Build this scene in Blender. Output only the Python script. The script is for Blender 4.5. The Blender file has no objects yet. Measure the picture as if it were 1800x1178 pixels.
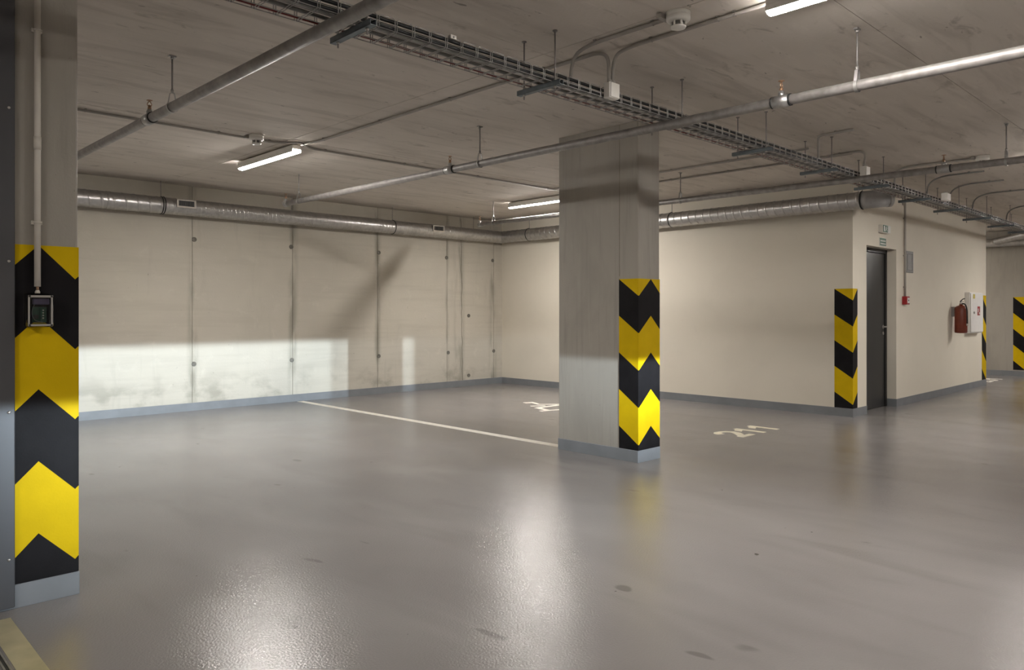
import bpy, bmesh, math, random
from mathutils import Vector, Matrix
random.seed(7)
PI = math.pi
SC = bpy.context.scene
COL = SC.collection

# ------------------------------------------------------------------ camera
F_PX, HOR_Y, CAM_H = 1323.0, 548.0, 1.25
ALPHA = math.atan((2262 - 900) / F_PX)          # viewing direction, measured from +X
cam_d = bpy.data.cameras.new('camera')
cam_d.sensor_width = 36.0
cam_d.lens = 36.0 * F_PX / 1800
cam_d.shift_y = -(589 - HOR_Y) / 1800
cam_d.clip_start = 0.05
cam = bpy.data.objects.new('camera', cam_d)
cam.location = (0, 0, CAM_H)
cam.rotation_euler = (PI / 2, 0, ALPHA - PI / 2)
COL.objects.link(cam)
SC.camera = cam

# ------------------------------------------------------------------ view + world
SC.view_settings.view_transform = 'Standard'
SC.view_settings.look = 'None'
SC.view_settings.gamma = 1.0
SC.view_settings.use_curve_mapping = False
SC.view_settings.exposure = 0.0
LAMP_STRENGTH = 245.0
LAMP_COLOR = (1.0, 0.95, 0.895)
HEAD_POWER = 3250.0
HEAD_COLOR = (0.76, 0.90, 1.0)
try:
    SC.cycles.use_denoising = True
    SC.cycles.max_bounces = 10
    SC.cycles.diffuse_bounces = 6
    SC.cycles.caustics_reflective = False
    SC.cycles.sample_clamp_indirect = 6.0
except Exception:
    pass
W = bpy.data.worlds.new('world')
SC.world = W
W.use_nodes = True
W.node_tree.nodes['Background'].inputs[0].default_value = (0.02, 0.02, 0.02, 1)
W.node_tree.nodes['Background'].inputs[1].default_value = 0.2


# two low-beam headlamps of the car the photograph was taken beside: beam profile with a flat cut-off
def head_lamp(loc):
    ld = bpy.data.lights.new('headlamp_light', 'POINT')
    ld.energy = HEAD_POWER
    ld.color = HEAD_COLOR
    ld.shadow_soft_size = 0.03
    ld.use_nodes = True
    nt = ld.node_tree
    N, L = nt.nodes, nt.links
    em = next(n for n in N if n.type == 'EMISSION')
    geo = N.new('ShaderNodeNewGeometry')
    sep = N.new('ShaderNodeSeparateXYZ')
    L.new(geo.outputs['Incoming'], sep.inputs[0])

    def m(op, a, b=None, c=None):
        n = N.new('ShaderNodeMath'); n.operation = op
        for i, v in enumerate((a, b, c)):
            if v is None: continue
            if isinstance(v, (int, float)): n.inputs[i].default_value = v
            else: L.new(v, n.inputs[i])
        return n.outputs[0]

    def ss(v, lo, hi):
        n = N.new('ShaderNodeMapRange'); n.interpolation_type = 'SMOOTHSTEP'
        L.new(v, n.inputs['Value'])
        n.inputs['From Min'].default_value = lo; n.inputs['From Max'].default_value = hi
        return n.outputs['Result']
    hor = m('MAXIMUM', sep.outputs['Y'], 0.001)
    el = m('DIVIDE', sep.outputs['Z'], hor)           # tangent of elevation
    az = m('DIVIDE', sep.outputs['X'], hor)           # tangent of azimuth
    cut = ss(m('MULTIPLY', el, -1.0), -0.004, 0.007)
    dn = m('DIVIDE', el, 0.135)
    decay = m('POWER', 2.718, m('MULTIPLY', m('MULTIPLY', dn, dn), -1.0))
    naz = m('MULTIPLY', az, -1.0)
    right = m('ADD', m('MULTIPLY', ss(naz, -0.293, -0.282), 0.84), m('MULTIPLY_ADD', ss(naz, -0.62, -0.48), 0.15, 0.01))
    left = m('MULTIPLY_ADD', ss(az, -0.42, -0.12), 0.80, 0.20)
    fwd = ss(sep.outputs['Y'], 0.05, 0.4)
    tot = m('MULTIPLY', m('MULTIPLY', cut, decay), m('MULTIPLY', m('MULTIPLY', right, left), fwd))
    L.new(tot, em.inputs['Strength'])
    o = bpy.data.objects.new('headlamp_light', ld)
    o.location = loc
    COL.objects.link(o)


head_lamp((3.98, -1.5, 0.85))
head_lamp((2.50, -1.5, 0.85))

# ------------------------------------------------------------------ materials
MATS = {}


def new_mat(name):
    m = bpy.data.materials.new(name); m.use_nodes = True
    nt = m.node_tree
    return m, nt, nt.nodes['Principled BSDF']


def plain(name, col, rough=0.5, metal=0.0, var=0.06, nscale=14.0, bump=0.0, bscale=120.0, spec=None):
    """colour with a little procedural unevenness"""
    m, nt, b = new_mat(name)
    N, L = nt.nodes, nt.links
    geo = N.new('ShaderNodeNewGeometry')
    no = N.new('ShaderNodeTexNoise'); no.inputs['Scale'].default_value = nscale; no.inputs['Detail'].default_value = 4
    L.new(geo.outputs['Position'], no.inputs['Vector'])
    rp = N.new('ShaderNodeValToRGB')
    rp.color_ramp.elements[0].position = 0.3; rp.color_ramp.elements[1].position = 0.7
    rp.color_ramp.elements[0].color = tuple(c * (1 - var) for c in col) + (1,)
    rp.color_ramp.elements[1].color = tuple(min(1, c * (1 + var)) for c in col) + (1,)
    L.new(no.outputs['Fac'], rp.inputs['Fac'])
    L.new(rp.outputs['Color'], b.inputs['Base Color'])
    b.inputs['Roughness'].default_value = rough
    b.inputs['Metallic'].default_value = metal
    if spec is not None: b.inputs['Specular IOR Level'].default_value = spec
    if bump > 0:
        n2 = N.new('ShaderNodeTexNoise'); n2.inputs['Scale'].default_value = bscale; n2.inputs['Detail'].default_value = 3
        L.new(geo.outputs['Position'], n2.inputs['Vector'])
        bp = N.new('ShaderNodeBump'); bp.inputs['Strength'].default_value = bump; bp.inputs['Distance'].default_value = 0.004
        L.new(n2.outputs['Fac'], bp.inputs['Height'])
        L.new(bp.outputs['Normal'], b.inputs['Normal'])
    MATS[name] = m
    return m


def layered(name, base, layers, rough=0.8, rough_layer=None, bump_layers=(), spec=0.3, bump_dist=0.01):
    """base colour; layers = (scale vec, detail, lo, hi, colour, amount, distortion); bump_layers = (scale vec, detail, strength)"""
    m, nt, b = new_mat(name)
    N, L = nt.nodes, nt.links
    geo = N.new('ShaderNodeNewGeometry')

    def noise(sc, det, dist=0.0):
        mp = N.new('ShaderNodeMapping'); mp.inputs['Scale'].default_value = sc
        L.new(geo.outputs['Position'], mp.inputs['Vector'])
        no = N.new('ShaderNodeTexNoise'); no.inputs['Scale'].default_value = 1.0
        no.inputs['Detail'].default_value = det; no.inputs['Distortion'].default_value = dist
        no.inputs['Roughness'].default_value = 0.6
        L.new(mp.outputs[0], no.inputs['Vector'])
        return no.outputs['Fac']
    col = None
    for sc, det, lo, hi, c, amt, dist in layers:
        mr = N.new('ShaderNodeMapRange'); mr.interpolation_type = 'SMOOTHSTEP'
        L.new(noise(sc, det, dist), mr.inputs['Value'])
        mr.inputs['From Min'].default_value = lo; mr.inputs['From Max'].default_value = hi
        mr.inputs['To Max'].default_value = amt
        mx = N.new('ShaderNodeMix'); mx.data_type = 'RGBA'
        L.new(mr.outputs['Result'], mx.inputs[0])
        if col is None: mx.inputs[6].default_value = tuple(base) + (1,)
        else: L.new(col, mx.inputs[6])
        mx.inputs[7].default_value = tuple(c) + (1,)
        col = mx.outputs[2]
    if col is not None: L.new(col, b.inputs['Base Color'])
    else: b.inputs['Base Color'].default_value = tuple(base) + (1,)
    b.inputs['Roughness'].default_value = rough
    b.inputs['Specular IOR Level'].default_value = spec
    if rough_layer:
        sc, det, lo, hi = rough_layer
        mr = N.new('ShaderNodeMapRange')
        L.new(noise(sc, det, 0.6), mr.inputs['Value'])
        mr.inputs['From Min'].default_value = 0.35; mr.inputs['From Max'].default_value = 0.65
        mr.inputs['To Min'].default_value = lo; mr.inputs['To Max'].default_value = hi
        L.new(mr.outputs['Result'], b.inputs['Roughness'])
    prev = None
    for sc, det, st in bump_layers:
        bp = N.new('ShaderNodeBump'); bp.inputs['Strength'].default_value = st; bp.inputs['Distance'].default_value = bump_dist
        L.new(noise(sc, det), bp.inputs['Height'])
        if prev is not None: L.new(prev, bp.inputs['Normal'])
        prev = bp.outputs['Normal']
    if prev is not None: L.new(prev, b.inputs['Normal'])
    MATS[name] = m
    return m


layered('ceiling_concrete', (0.68, 0.625, 0.565), [
    ((0.5, 0.9, 1), 3, 0.4, 0.7, (0.60, 0.55, 0.495), 0.6, 0.4),
    ((0.9, 6.0, 1), 6, 0.45, 0.72, (0.48, 0.435, 0.388), 0.65, 0.8),
    ((2.2, 11.0, 1), 5, 0.55, 0.75, (0.78, 0.725, 0.66), 0.45, 0.6),
    ((3.0, 7.0, 3), 4, 0.60, 0.74, (0.34, 0.305, 0.268), 0.65, 0.9),
    ((8.0, 18.0, 3), 2, 0.71, 0.77, (0.18, 0.16, 0.14), 0.7, 0.5)],
    rough=0.75, bump_layers=[((2.5, 9, 3), 5, 0.3), ((40, 40, 40), 3, 0.12)], spec=0.25)
layered('wall_concrete', (0.56, 0.522, 0.447), [
    ((0.8, 1, 0.7), 3, 0.4, 0.65, (0.515, 0.48, 0.415), 0.7, 0.3),
    ((0.9, 1, 11.0), 6, 0.45, 0.7, (0.48, 0.445, 0.38), 0.5, 0.2),
    ((9.0, 9, 1.2), 4, 0.58, 0.78, (0.44, 0.415, 0.355), 0.4, 0.4),
    ((5, 5, 6), 4, 0.55, 0.75, (0.63, 0.59, 0.51), 0.4, 0.4),
    ((25, 25, 25), 2, 0.73, 0.8, (0.22, 0.2, 0.17), 0.5, 0.0)],
    rough=0.75, bump_layers=[((6, 6, 12), 5, 0.2), ((60, 60, 60), 3, 0.12)], spec=0.25)


def stain_wall(mat, joints, damp):
    # seepage stains beside the shuttering joints and dirt along the foot of the wall
    nt = mat.node_tree; N, L = nt.nodes, nt.links
    b = N['Principled BSDF']
    src = b.inputs['Base Color'].links[0].from_socket
    geo = N.new('ShaderNodeNewGeometry'); sep = N.new('ShaderNodeSeparateXYZ')
    L.new(geo.outputs['Position'], sep.inputs[0])

    def m(op, a, c=None):
        n = N.new('ShaderNodeMath'); n.operation = op
        for i, v in enumerate((a, c)):
            if v is None: continue
            if isinstance(v, (int, float)): n.inputs[i].default_value = v
            else: L.new(v, n.inputs[i])
        return n.outputs[0]

    def rng(v, lo, hi, t0, t1):
        n = N.new('ShaderNodeMapRange'); n.interpolation_type = 'SMOOTHSTEP'
        L.new(v, n.inputs['Value'])
        for k, q in zip(('From Min', 'From Max', 'To Min', 'To Max'), (lo, hi, t0, t1)): n.inputs[k].default_value = q
        return n.outputs['Result']

    def noise(sc, det):
        mp = N.new('ShaderNodeMapping'); mp.inputs['Scale'].default_value = sc
        L.new(geo.outputs['Position'], mp.inputs['Vector'])
        no = N.new('ShaderNodeTexNoise'); no.inputs['Scale'].default_value = 1.0; no.inputs['Detail'].default_value = det
        L.new(mp.outputs[0], no.inputs['Vector'])
        return no.outputs['Fac']
    d = None
    for x, w in joints:
        q = rng(m('ABSOLUTE', m('SUBTRACT', sep.outputs['X'], x)), 0.0, w, 1.0, 0.0)
        d = q if d is None else m('MAXIMUM', d, q)
    f1_ = m('MULTIPLY', d, rng(noise((7, 1, 1.3), 5), 0.40, 0.66, 0.0, 0.75))
    foot = m('MULTIPLY', rng(sep.outputs['Z'], 0.12, 0.62, 1.0, 0.0), rng(noise((3.2, 1, 4.5), 6), 0.46, 0.68, 0.0, 0.6))
    fac = m('MAXIMUM', f1_, foot)
    mx = N.new('ShaderNodeMix'); mx.data_type = 'RGBA'
    L.new(fac, mx.inputs[0]); L.new(src, mx.inputs[6]); mx.inputs[7].default_value = damp
    L.new(mx.outputs[2], b.inputs['Base Color'])


stain_wall(MATS['wall_concrete'], [(3.73, 0.10), (5.10, 0.11), (6.50, 0.09), (7.86, 0.06), (8.12, 0.16), (8.88, 0.14)], (0.24, 0.225, 0.18, 1))
layered('column_concrete', (0.36, 0.333, 0.292), [
    ((2, 2, 0.8), 4, 0.4, 0.65, (0.29, 0.268, 0.235), 0.7, 0.3),
    ((18, 18, 1.2), 4, 0.52, 0.75, (0.25, 0.235, 0.205), 0.5, 0.3),
    ((22, 22, 1.6), 3, 0.6, 0.75, (0.42, 0.395, 0.345), 0.3, 0.2),
    ((40, 40, 40), 2, 0.74, 0.8, (0.15, 0.14, 0.12), 0.5, 0.0)],
    rough=0.55, bump_layers=[((14, 14, 4), 4, 0.15), ((80, 80, 80), 3, 0.1)], spec=0.4)
layered('white_paint', (0.74, 0.685, 0.585), [
    ((1.5, 1.5, 1.5), 3, 0.4, 0.7, (0.70, 0.645, 0.55), 0.6, 0.2),
    ((6, 6, 6), 3, 0.6, 0.8, (0.68, 0.62, 0.54), 0.3, 0.2)],
    rough=0.7, bump_layers=[((90, 90, 90), 3, 0.1)], spec=0.3)
layered('floor_epoxy', (0.258, 0.243, 0.237), [
    ((0.35, 0.5, 1), 2, 0.30, 0.72, (0.20, 0.188, 0.182), 0.8, 0.3),
    ((1.3, 0.6, 1), 2, 0.38, 0.80, (0.33, 0.312, 0.303), 0.5, 0.4),
    ((3.2, 1.0, 1), 2, 0.50, 0.85, (0.19, 0.178, 0.17), 0.5, 0.5),
    ((6.0, 3.0, 1), 1, 0.74, 0.80, (0.10, 0.093, 0.086), 0.5, 0.3),
    ((14.0, 14.0, 1), 1, 0.79, 0.81, (0.04, 0.036, 0.033), 0.8, 0.0)],
    rough=0.2, rough_layer=((0.8, 1.1, 1), 2, 0.165, 0.215),
    bump_layers=[((2.0, 1.3, 1), 3, 0.10), ((105, 105, 105), 2, 0.28)], spec=0.5, bump_dist=0.005)
plain('skirting_paint', (0.20, 0.21, 0.225), 0.45, var=0.08, nscale=6)
plain('hazard_yellow', (0.62, 0.42, 0.006), 0.55, var=0.05, nscale=9, bump=0.08, spec=0.05)
plain('hazard_black', (0.011, 0.010, 0.011), 0.6, var=0.2, nscale=9, bump=0.08, spec=0.10)
plain('galvanised', (0.42, 0.41, 0.40), 0.42, 0.85, var=0.18, nscale=30)
plain('pipe_steel', (0.29, 0.272, 0.26), 0.5, 0.55, var=0.25, nscale=16, bump=0.05)
plain('duct_steel', (0.50, 0.49, 0.48), 0.33, 0.9, var=0.12, nscale=22, bump=0.06, bscale=60)
plain('channel_steel', (0.20, 0.23, 0.25), 0.5, 0.6, var=0.12, nscale=25)
plain('rod_steel', (0.30, 0.28, 0.27), 0.5, 0.6, var=0.1)
plain('brass', (0.42, 0.26, 0.16), 0.4, 0.7, var=0.1)
plain('elbow_steel', (0.36, 0.355, 0.35), 0.5, 0.35, var=0.1)
plain('rubber', (0.015, 0.015, 0.015), 0.6, var=0.2)
plain('joint_dark', (0.2, 0.18, 0.16), 0.9, var=0.2)
plain('joint_wall', (0.24, 0.22, 0.18), 0.9, var=0.2)
plain('tie_grey', (0.16, 0.15, 0.13), 0.85, var=0.2)
plain('conduit_grey', (0.36, 0.335, 0.305), 0.5, var=0.06)
plain('conduit_white', (0.62, 0.58, 0.52), 0.45, var=0.04)
plain('plastic_white', (0.74, 0.72, 0.67), 0.4, var=0.03)
plain('plastic_dark', (0.03, 0.03, 0.03), 0.5, var=0.1)
plain('panel_grey', (0.075, 0.075, 0.082), 0.42, 0.2, var=0.06, nscale=4)
plain('screw', (0.55, 0.53, 0.5), 0.35, 0.9, var=0.1)
plain('door_paint', (0.030, 0.030, 0.030), 0.35, var=0.1, nscale=3)
plain('door_frame_paint', (0.018, 0.018, 0.018), 0.4, var=0.1)
plain('cable_black', (0.010, 0.010, 0.011), 0.5, var=0.2)
plain('cable_red', (0.16, 0.012, 0.012), 0.5, var=0.1)
plain('cable_grey', (0.66, 0.66, 0.63), 0.5, var=0.08)
plain('sign_green', (0.03, 0.10, 0.055), 0.5, var=0.08)
plain('sign_white', (0.75, 0.74, 0.70), 0.5, var=0.03)
plain('alarm_red', (0.30, 0.012, 0.016), 0.4, var=0.06)
plain('extinguisher_red', (0.17, 0.030, 0.013), 0.35, var=0.08)
plain('cabinet_white', (0.80, 0.78, 0.76), 0.4, var=0.03)
plain('sticker_yellow', (0.55, 0.45, 0.10), 0.5)
plain('label_cream', (0.60, 0.50, 0.33), 0.5)
plain('line_paint', (0.86, 0.82, 0.74), 0.55, var=0.10, nscale=18)
plain('line_yellow', (0.40, 0.36, 0.23), 0.4, var=0.25, nscale=5)
plain('number_paint', (0.86, 0.80, 0.63), 0.55, var=0.12, nscale=18)
plain('pcb_green', (0.015, 0.06, 0.04), 0.4, var=0.2, nscale=80)
plain('battery_violet', (0.10, 0.09, 0.16), 0.4, var=0.1)
plain('vent_grey', (0.20, 0.195, 0.185), 0.5, 0.3, var=0.08)

m, nt, b = new_mat('lamp_diffuser')
b.inputs['Base Color'].default_value = (0.9, 0.88, 0.84, 1)
b.inputs['Emission Color'].default_value = LAMP_COLOR + (1,)
b.inputs['Emission Strength'].default_value = LAMP_STRENGTH
MATS['lamp_diffuser'] = m
m, nt, b = new_mat('lamp_cap')
b.inputs['Base Color'].default_value = (0.85, 0.83, 0.8, 1)
b.inputs['Emission Color'].default_value = LAMP_COLOR + (1,)
b.inputs['Emission Strength'].default_value = 10.0
MATS['lamp_cap'] = m
m, nt, b = new_mat('clear_plastic')
b.inputs['Base Color'].default_value = (0.88, 0.89, 0.92, 1)
b.inputs['Roughness'].default_value = 0.04
b.inputs['Transmission Weight'].default_value = 1.0
b.inputs['IOR'].default_value = 1.25
MATS['clear_plastic'] = m


# ------------------------------------------------------------------ mesh helpers
def frames(pts):
    """parallel-transport frames along a path"""
    P = [Vector(p) for p in pts]
    T = []
    for i in range(len(P)):
        a = P[max(0, i - 1)]; c = P[min(len(P) - 1, i + 1)]
        T.append((c - a).normalized())
    up = Vector((0, 0, 1)) if abs(T[0].z) < 0.9 else Vector((1, 0, 0))
    n = (up - T[0] * up.dot(T[0])).normalized()
    out = []
    for i in range(len(P)):
        n = (n - T[i] * n.dot(T[i])).normalized()
        out.append((P[i], T[i], n, T[i].cross(n)))
    return out


def rounded(pts, rad, n=6):
    """polyline with its corners rounded"""
    P = [Vector(p) for p in pts]
    out = [P[0]]
    for i in range(1, len(P) - 1):
        a, b_, c = P[i - 1], P[i], P[i + 1]
        r1 = min(rad, (a - b_).length * 0.49); r2 = min(rad, (c - b_).length * 0.49)
        s = b_ + (a - b_).normalized() * r1; e = b_ + (c - b_).normalized() * r2
        for k in range(n + 1):
            t = k / n
            out.append(s * (1 - t) ** 2 + b_ * 2 * t * (1 - t) + e * t * t)
    out.append(P[-1])
    return out


class MB:
    def __init__(s): s.v = []; s.f = []; s.sm = []

    def add(s, vs, fs, smooth=False):
        o = len(s.v); s.v += [tuple(p) for p in vs]
        for f in fs: s.f.append([i + o for i in f]); s.sm.append(smooth)
        return s

    def box(s, x0, x1, y0, y1, z0, z1):
        return s.add([(x0, y0, z0), (x1, y0, z0), (x1, y1, z0), (x0, y1, z0), (x0, y0, z1), (x1, y0, z1), (x1, y1, z1), (x0, y1, z1)],
                     [(0, 3, 2, 1), (4, 5, 6, 7), (0, 1, 5, 4), (1, 2, 6, 5), (2, 3, 7, 6), (3, 0, 4, 7)])

    def rbox(s, x0, x1, y0, y1, z0, z1, bev=0.005, seg=2):
        bm = bmesh.new()
        bmesh.ops.create_cube(bm, size=1.0)
        for v in bm.verts:
            v.co = Vector(((x0 + x1) / 2 + v.co.x * (x1 - x0), (y0 + y1) / 2 + v.co.y * (y1 - y0), (z0 + z1) / 2 + v.co.z * (z1 - z0)))
        bmesh.ops.bevel(bm, geom=bm.edges[:], offset=bev, segments=seg, profile=0.5, affect='EDGES')
        bm.verts.index_update()
        s.add([v.co[:] for v in bm.verts], [[v.index for v in f.verts] for f in bm.faces])
        bm.free(); return s

    def tube(s, pts, r, seg=10, caps=True):
        fr = frames(pts); vs = []; fs = []
        rr = r if isinstance(r, (list, tuple)) else [r] * len(fr)
        for (p, t, n, b_), q in zip(fr, rr):
            for k in range(seg):
                a = 2 * PI * k / seg
                vs.append(p + n * (math.cos(a) * q) + b_ * (math.sin(a) * q))
        for i in range(len(fr) - 1):
            for k in range(seg):
                k2 = (k + 1) % seg
                fs.append((i * seg + k, i * seg + k2, (i + 1) * seg + k2, (i + 1) * seg + k))
        s.add(vs, fs, True)
        if caps:
            o = len(s.v) - len(vs)
            s.f.append([o + k for k in reversed(range(seg))]); s.sm.append(False)
            e = o + (len(fr) - 1) * seg
            s.f.append([e + k for k in range(seg)]); s.sm.append(False)
        return s

    def lathe(s, prof, center, axis='Z', seg=20, smooth=True):
        """prof = [(radius, height)], turned about an axis through center"""
        vs = []; fs = []
        cx, cy, cz = center
        for r, h in prof:
            for k in range(seg):
                a = 2 * PI * k / seg; u, w = r * math.cos(a), r * math.sin(a)
                vs.append({'Z': (cx + u, cy + w, cz + h), 'Y': (cx + w, cy + h, cz + u), 'X': (cx + h, cy + u, cz + w)}[axis])
        for i in range(len(prof) - 1):
            for k in range(seg):
                k2 = (k + 1) % seg
                fs.append((i * seg + k, i * seg + k2, (i + 1) * seg + k2, (i + 1) * seg + k))
        s.add(vs, fs, smooth)
        o = len(s.v) - len(vs)
        if prof[0][0] > 1e-5: s.f.append([o + k for k in reversed(range(seg))]); s.sm.append(False)
        if prof[-1][0] > 1e-5:
            e = o + (len(prof) - 1) * seg
            s.f.append([e + k for k in range(seg)]); s.sm.append(False)
        return s

    def ring(s, center, axis, R, r, seg=24, rs=6, a0=0.0, a1=2 * PI):
        pts = []
        full = abs(a1 - a0 - 2 * PI) < 1e-6
        cx, cy, cz = center
        vs = []; fs = []
        n = seg if full else seg + 1
        for i in range(n):
            a = a0 + (a1 - a0) * i / seg
            for k in range(rs):
                q = 2 * PI * k / rs
                rad = R + r * math.cos(q); h = r * math.sin(q)
                u, w = rad * math.cos(a), rad * math.sin(a)
                vs.append({'Z': (cx + u, cy + w, cz + h), 'Y': (cx + u, cy + h, cz + w), 'X': (cx + h, cy + u, cz + w)}[axis])
        for i in range(n if full else n - 1):
            j = (i + 1) % n
            for k in range(rs):
                k2 = (k + 1) % rs
                fs.append((i * rs + k, j * rs + k, j * rs + k2, i * rs + k2))
        return s.add(vs, fs, True)

    def prism(s, poly, fn, d0, d1):
        """poly = 2D points; fn(u, v, d) -> 3D; extruded from depth d0 to d1"""
        n = len(poly)
        vs = [fn(u, v, d0) for u, v in poly] + [fn(u, v, d1) for u, v in poly]
        fs = [list(range(n)), list(range(2 * n - 1, n - 1, -1))]
        for i in range(n):
            j = (i + 1) % n
            fs.append((i, i + n, j + n, j))
        return s.add(vs, fs)

    def mesh(s, name, mat):
        me = bpy.data.meshes.new(name)
        me.from_pydata(s.v, [], s.f)
        me.polygons.foreach_set('use_smooth', s.sm)
        me.materials.append(MATS[mat])
        me.update()
        bm = bmesh.new(); bm.from_mesh(me)
        bmesh.ops.recalc_face_normals(bm, faces=bm.faces[:])
        bm.to_mesh(me); bm.free()
        return me


def thing(name, label, cat, loc=(0, 0, 0), group=None):
    o = bpy.data.objects.new(name, None); COL.objects.link(o)
    o.empty_display_size = 0.05
    o.location = loc
    o['label'] = label; o['category'] = cat; o['kind'] = 'thing'
    if group: o['group'] = group
    return o


def part(mb, name, mat, parent, label=None, **props):
    """part or sub-part; mb in world coordinates, stored relative to the Empty at the thing's base"""
    root = parent
    while root.parent is not None: root = root.parent
    me = mb.mesh(name, mat)
    me.transform(Matrix.Translation(-Vector(root.location)))
    o = bpy.data.objects.new(name, me); COL.objects.link(o)
    o.parent = parent
    if label: o['label'] = label
    for k, v in props.items(): o[k] = v
    return o


sub = part


def kids(o): return [c for c in bpy.data.objects if c.parent is o]


def dup(root, loc, label=None, group=None):
    r = root.copy(); COL.objects.link(r); r.location = loc
    if label: r['label'] = label
    if group: r['group'] = group
    for ch in kids(root):
        c = ch.copy(); COL.objects.link(c); c.parent = r
        for g in kids(ch):
            d = g.copy(); COL.objects.link(d); d.parent = c
    return r


def struct(mb, name, mat, parent=None):
    o = bpy.data.objects.new(name, mb.mesh(name, mat)); COL.objects.link(o)
    if parent is not None: o.parent = parent
    else: o['kind'] = 'structure'
    return o


def one(mb, name, mat, label, cat, group=None):
    o = bpy.data.objects.new(name, mb.mesh(name, mat)); COL.objects.link(o)
    o['label'] = label; o['category'] = cat; o['kind'] = 'thing'
    if group: o['group'] = group
    return o


# ------------------------------------------------------------------ room shell
CEIL = 2.83
BW = 9.62        # back concrete wall plane (y)
WX = 9.10        # white side wall plane (x)
DY = 3.58        # door wall plane (y)
EX = 14.76       # far end of the door wall
FX = 17.2        # far concrete wall plane (x)
XL, XR, YR = -6.0, 24.0, -7.0

struct(MB().box(XL, XR, YR, 12.0, -0.2, 0.0), 'floor', 'floor_epoxy')
ceiling = struct(MB().box(XL, XR, YR, 12.0, CEIL + 0.006, CEIL + 0.25), 'ceiling', 'joint_dark')
xs = [XL, -2.6, 3.36, 9.3, 15.2, XR]
ys = [YR, -4.83, -3.22, -1.61, 0.0, 1.60, 3.18, 4.78, 6.38, 7.98, 12.0]
g = 0.0018
for i in range(len(xs) - 1):
    for j in range(len(ys) - 1):
        dz = random.uniform(0, 0.0025)
        struct(MB().box(xs[i] + g, xs[i + 1] - g, ys[j] + g, ys[j + 1] - g, CEIL + dz, CEIL + 0.02), 'ceiling_panel', 'ceiling_concrete', ceiling)

wall_back = struct(MB().box(XL, FX, BW + 0.012, BW + 0.3, 0, CEIL), 'wall_back', 'joint_wall')
jx = [XL, -4.55, -3.17, -1.8, -0.42, 0.96, 2.34, 3.722, 5.098, 6.502, 7.858, 8.903, WX + 0.1]
for i in range(len(jx) - 1):
    dy = random.uniform(0, 0.004)
    struct(MB().box(jx[i] + 0.004, jx[i + 1] - 0.004, BW + dy, BW + 0.1, 0, CEIL), 'wall_panel', 'wall_concrete', wall_back)
for x, z in [(3.747, 2.163), (5.077, 2.149), (6.522, 2.150), (7.846, 2.138), (8.876, 2.140), (3.743, .589), (5.086, .579),
             (6.522, .575), (7.882, .576), (8.903, .567), (8.327, 1.183), (8.327, .175), (2.36, 2.16), (2.36, .585)]:
    mb = MB().lathe([(0.030, 0.006), (0.030, -0.005), (0.024, -0.005), (0.015, -0.0005), (0.0, -0.0005)], (x, BW, z), 'Y', 16)
    struct(mb, 'tie_hole', 'tie_grey', wall_back)
# hairline crack and damp streak beside the corner
pts = [(8.15, BW - 0.001, 2.8)]
for k in range(1, 30): pts.append((8.15 + 0.0025 * k * 0.6 + random.uniform(-0.012, 0.012), BW - 0.001, 2.8 - k * 0.093))
struct(MB().tube(pts, 0.004, 4), 'wall_crack', 'joint_wall', wall_back)

struct(MB().box(WX, WX + 0.25, DY + 0.25, BW + 0.01, 0, CEIL), 'wall_right', 'white_paint')
# door wall with a recess
DX0, DX1, DH = 9.52, 10.527, 2.065
mb = MB().box(WX, DX0, DY, DY + 0.25, 0, CEIL).box(DX1, EX, DY, DY + 0.25, 0, CEIL).box(DX0, DX1, DY, DY + 0.25, DH, CEIL)
mb.box(EX - 0.25, EX, DY + 0.25, 11.6, 0, CEIL)
struct(mb, 'wall_door', 'white_paint')
wall_far = struct(MB().box(FX, FX + 0.3, 3.5, 12.0, 0, CEIL).box(FX + 0.3, XR, 3.5, 3.8, 0, CEIL), 'wall_far', 'column_concrete')
struct(MB().box(EX - 0.1, FX + 0.1, 11.6, 12.0, 0, CEIL), 'wall_passage', 'white_paint')
struct(MB().box(XL - 0.2, XL, YR, 12, 0, CEIL), 'wall_left', 'wall_concrete')
struct(MB().box(XR, XR + 0.2, YR, 12, 0, CEIL), 'wall_end', 'wall_concrete')
struct(MB().box(XL, XR, YR - 0.2, YR, 0, CEIL), 'wall_front', 'wall_concrete')

# skirtings
SK, ST = 0.10, 0.006
struct(MB().box(XL, WX, BW - ST, BW + 0.01, 0, SK), 'baseboard_back', 'skirting_paint')
struct(MB().box(WX - ST, WX + 0.01, DY + 0.01, BW - ST, 0, SK), 'baseboard_right', 'skirting_paint')
mb = MB().box(WX - ST, DX0 + ST, DY - ST, DY + 0.01, 0, SK).box(DX1 - ST, EX + ST, DY - ST, DY + 0.01, 0, SK)
mb.box(DX1 - ST, DX1 + 0.01, DY + 0.01, DY + 0.112, 0, SK).box(DX0 - 0.01, DX0 + ST, DY + 0.01, DY + 0.112, 0, SK).box(EX - 0.01, EX + ST, DY + 0.01, 11.0, 0, SK)
struct(mb, 'baseboard_door_wall', 'skirting_paint')
struct(MB().box(FX - ST, FX + 0.01, 3.5 - ST, 12, 0, SK), 'baseboard_far', 'skirting_paint')

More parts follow.
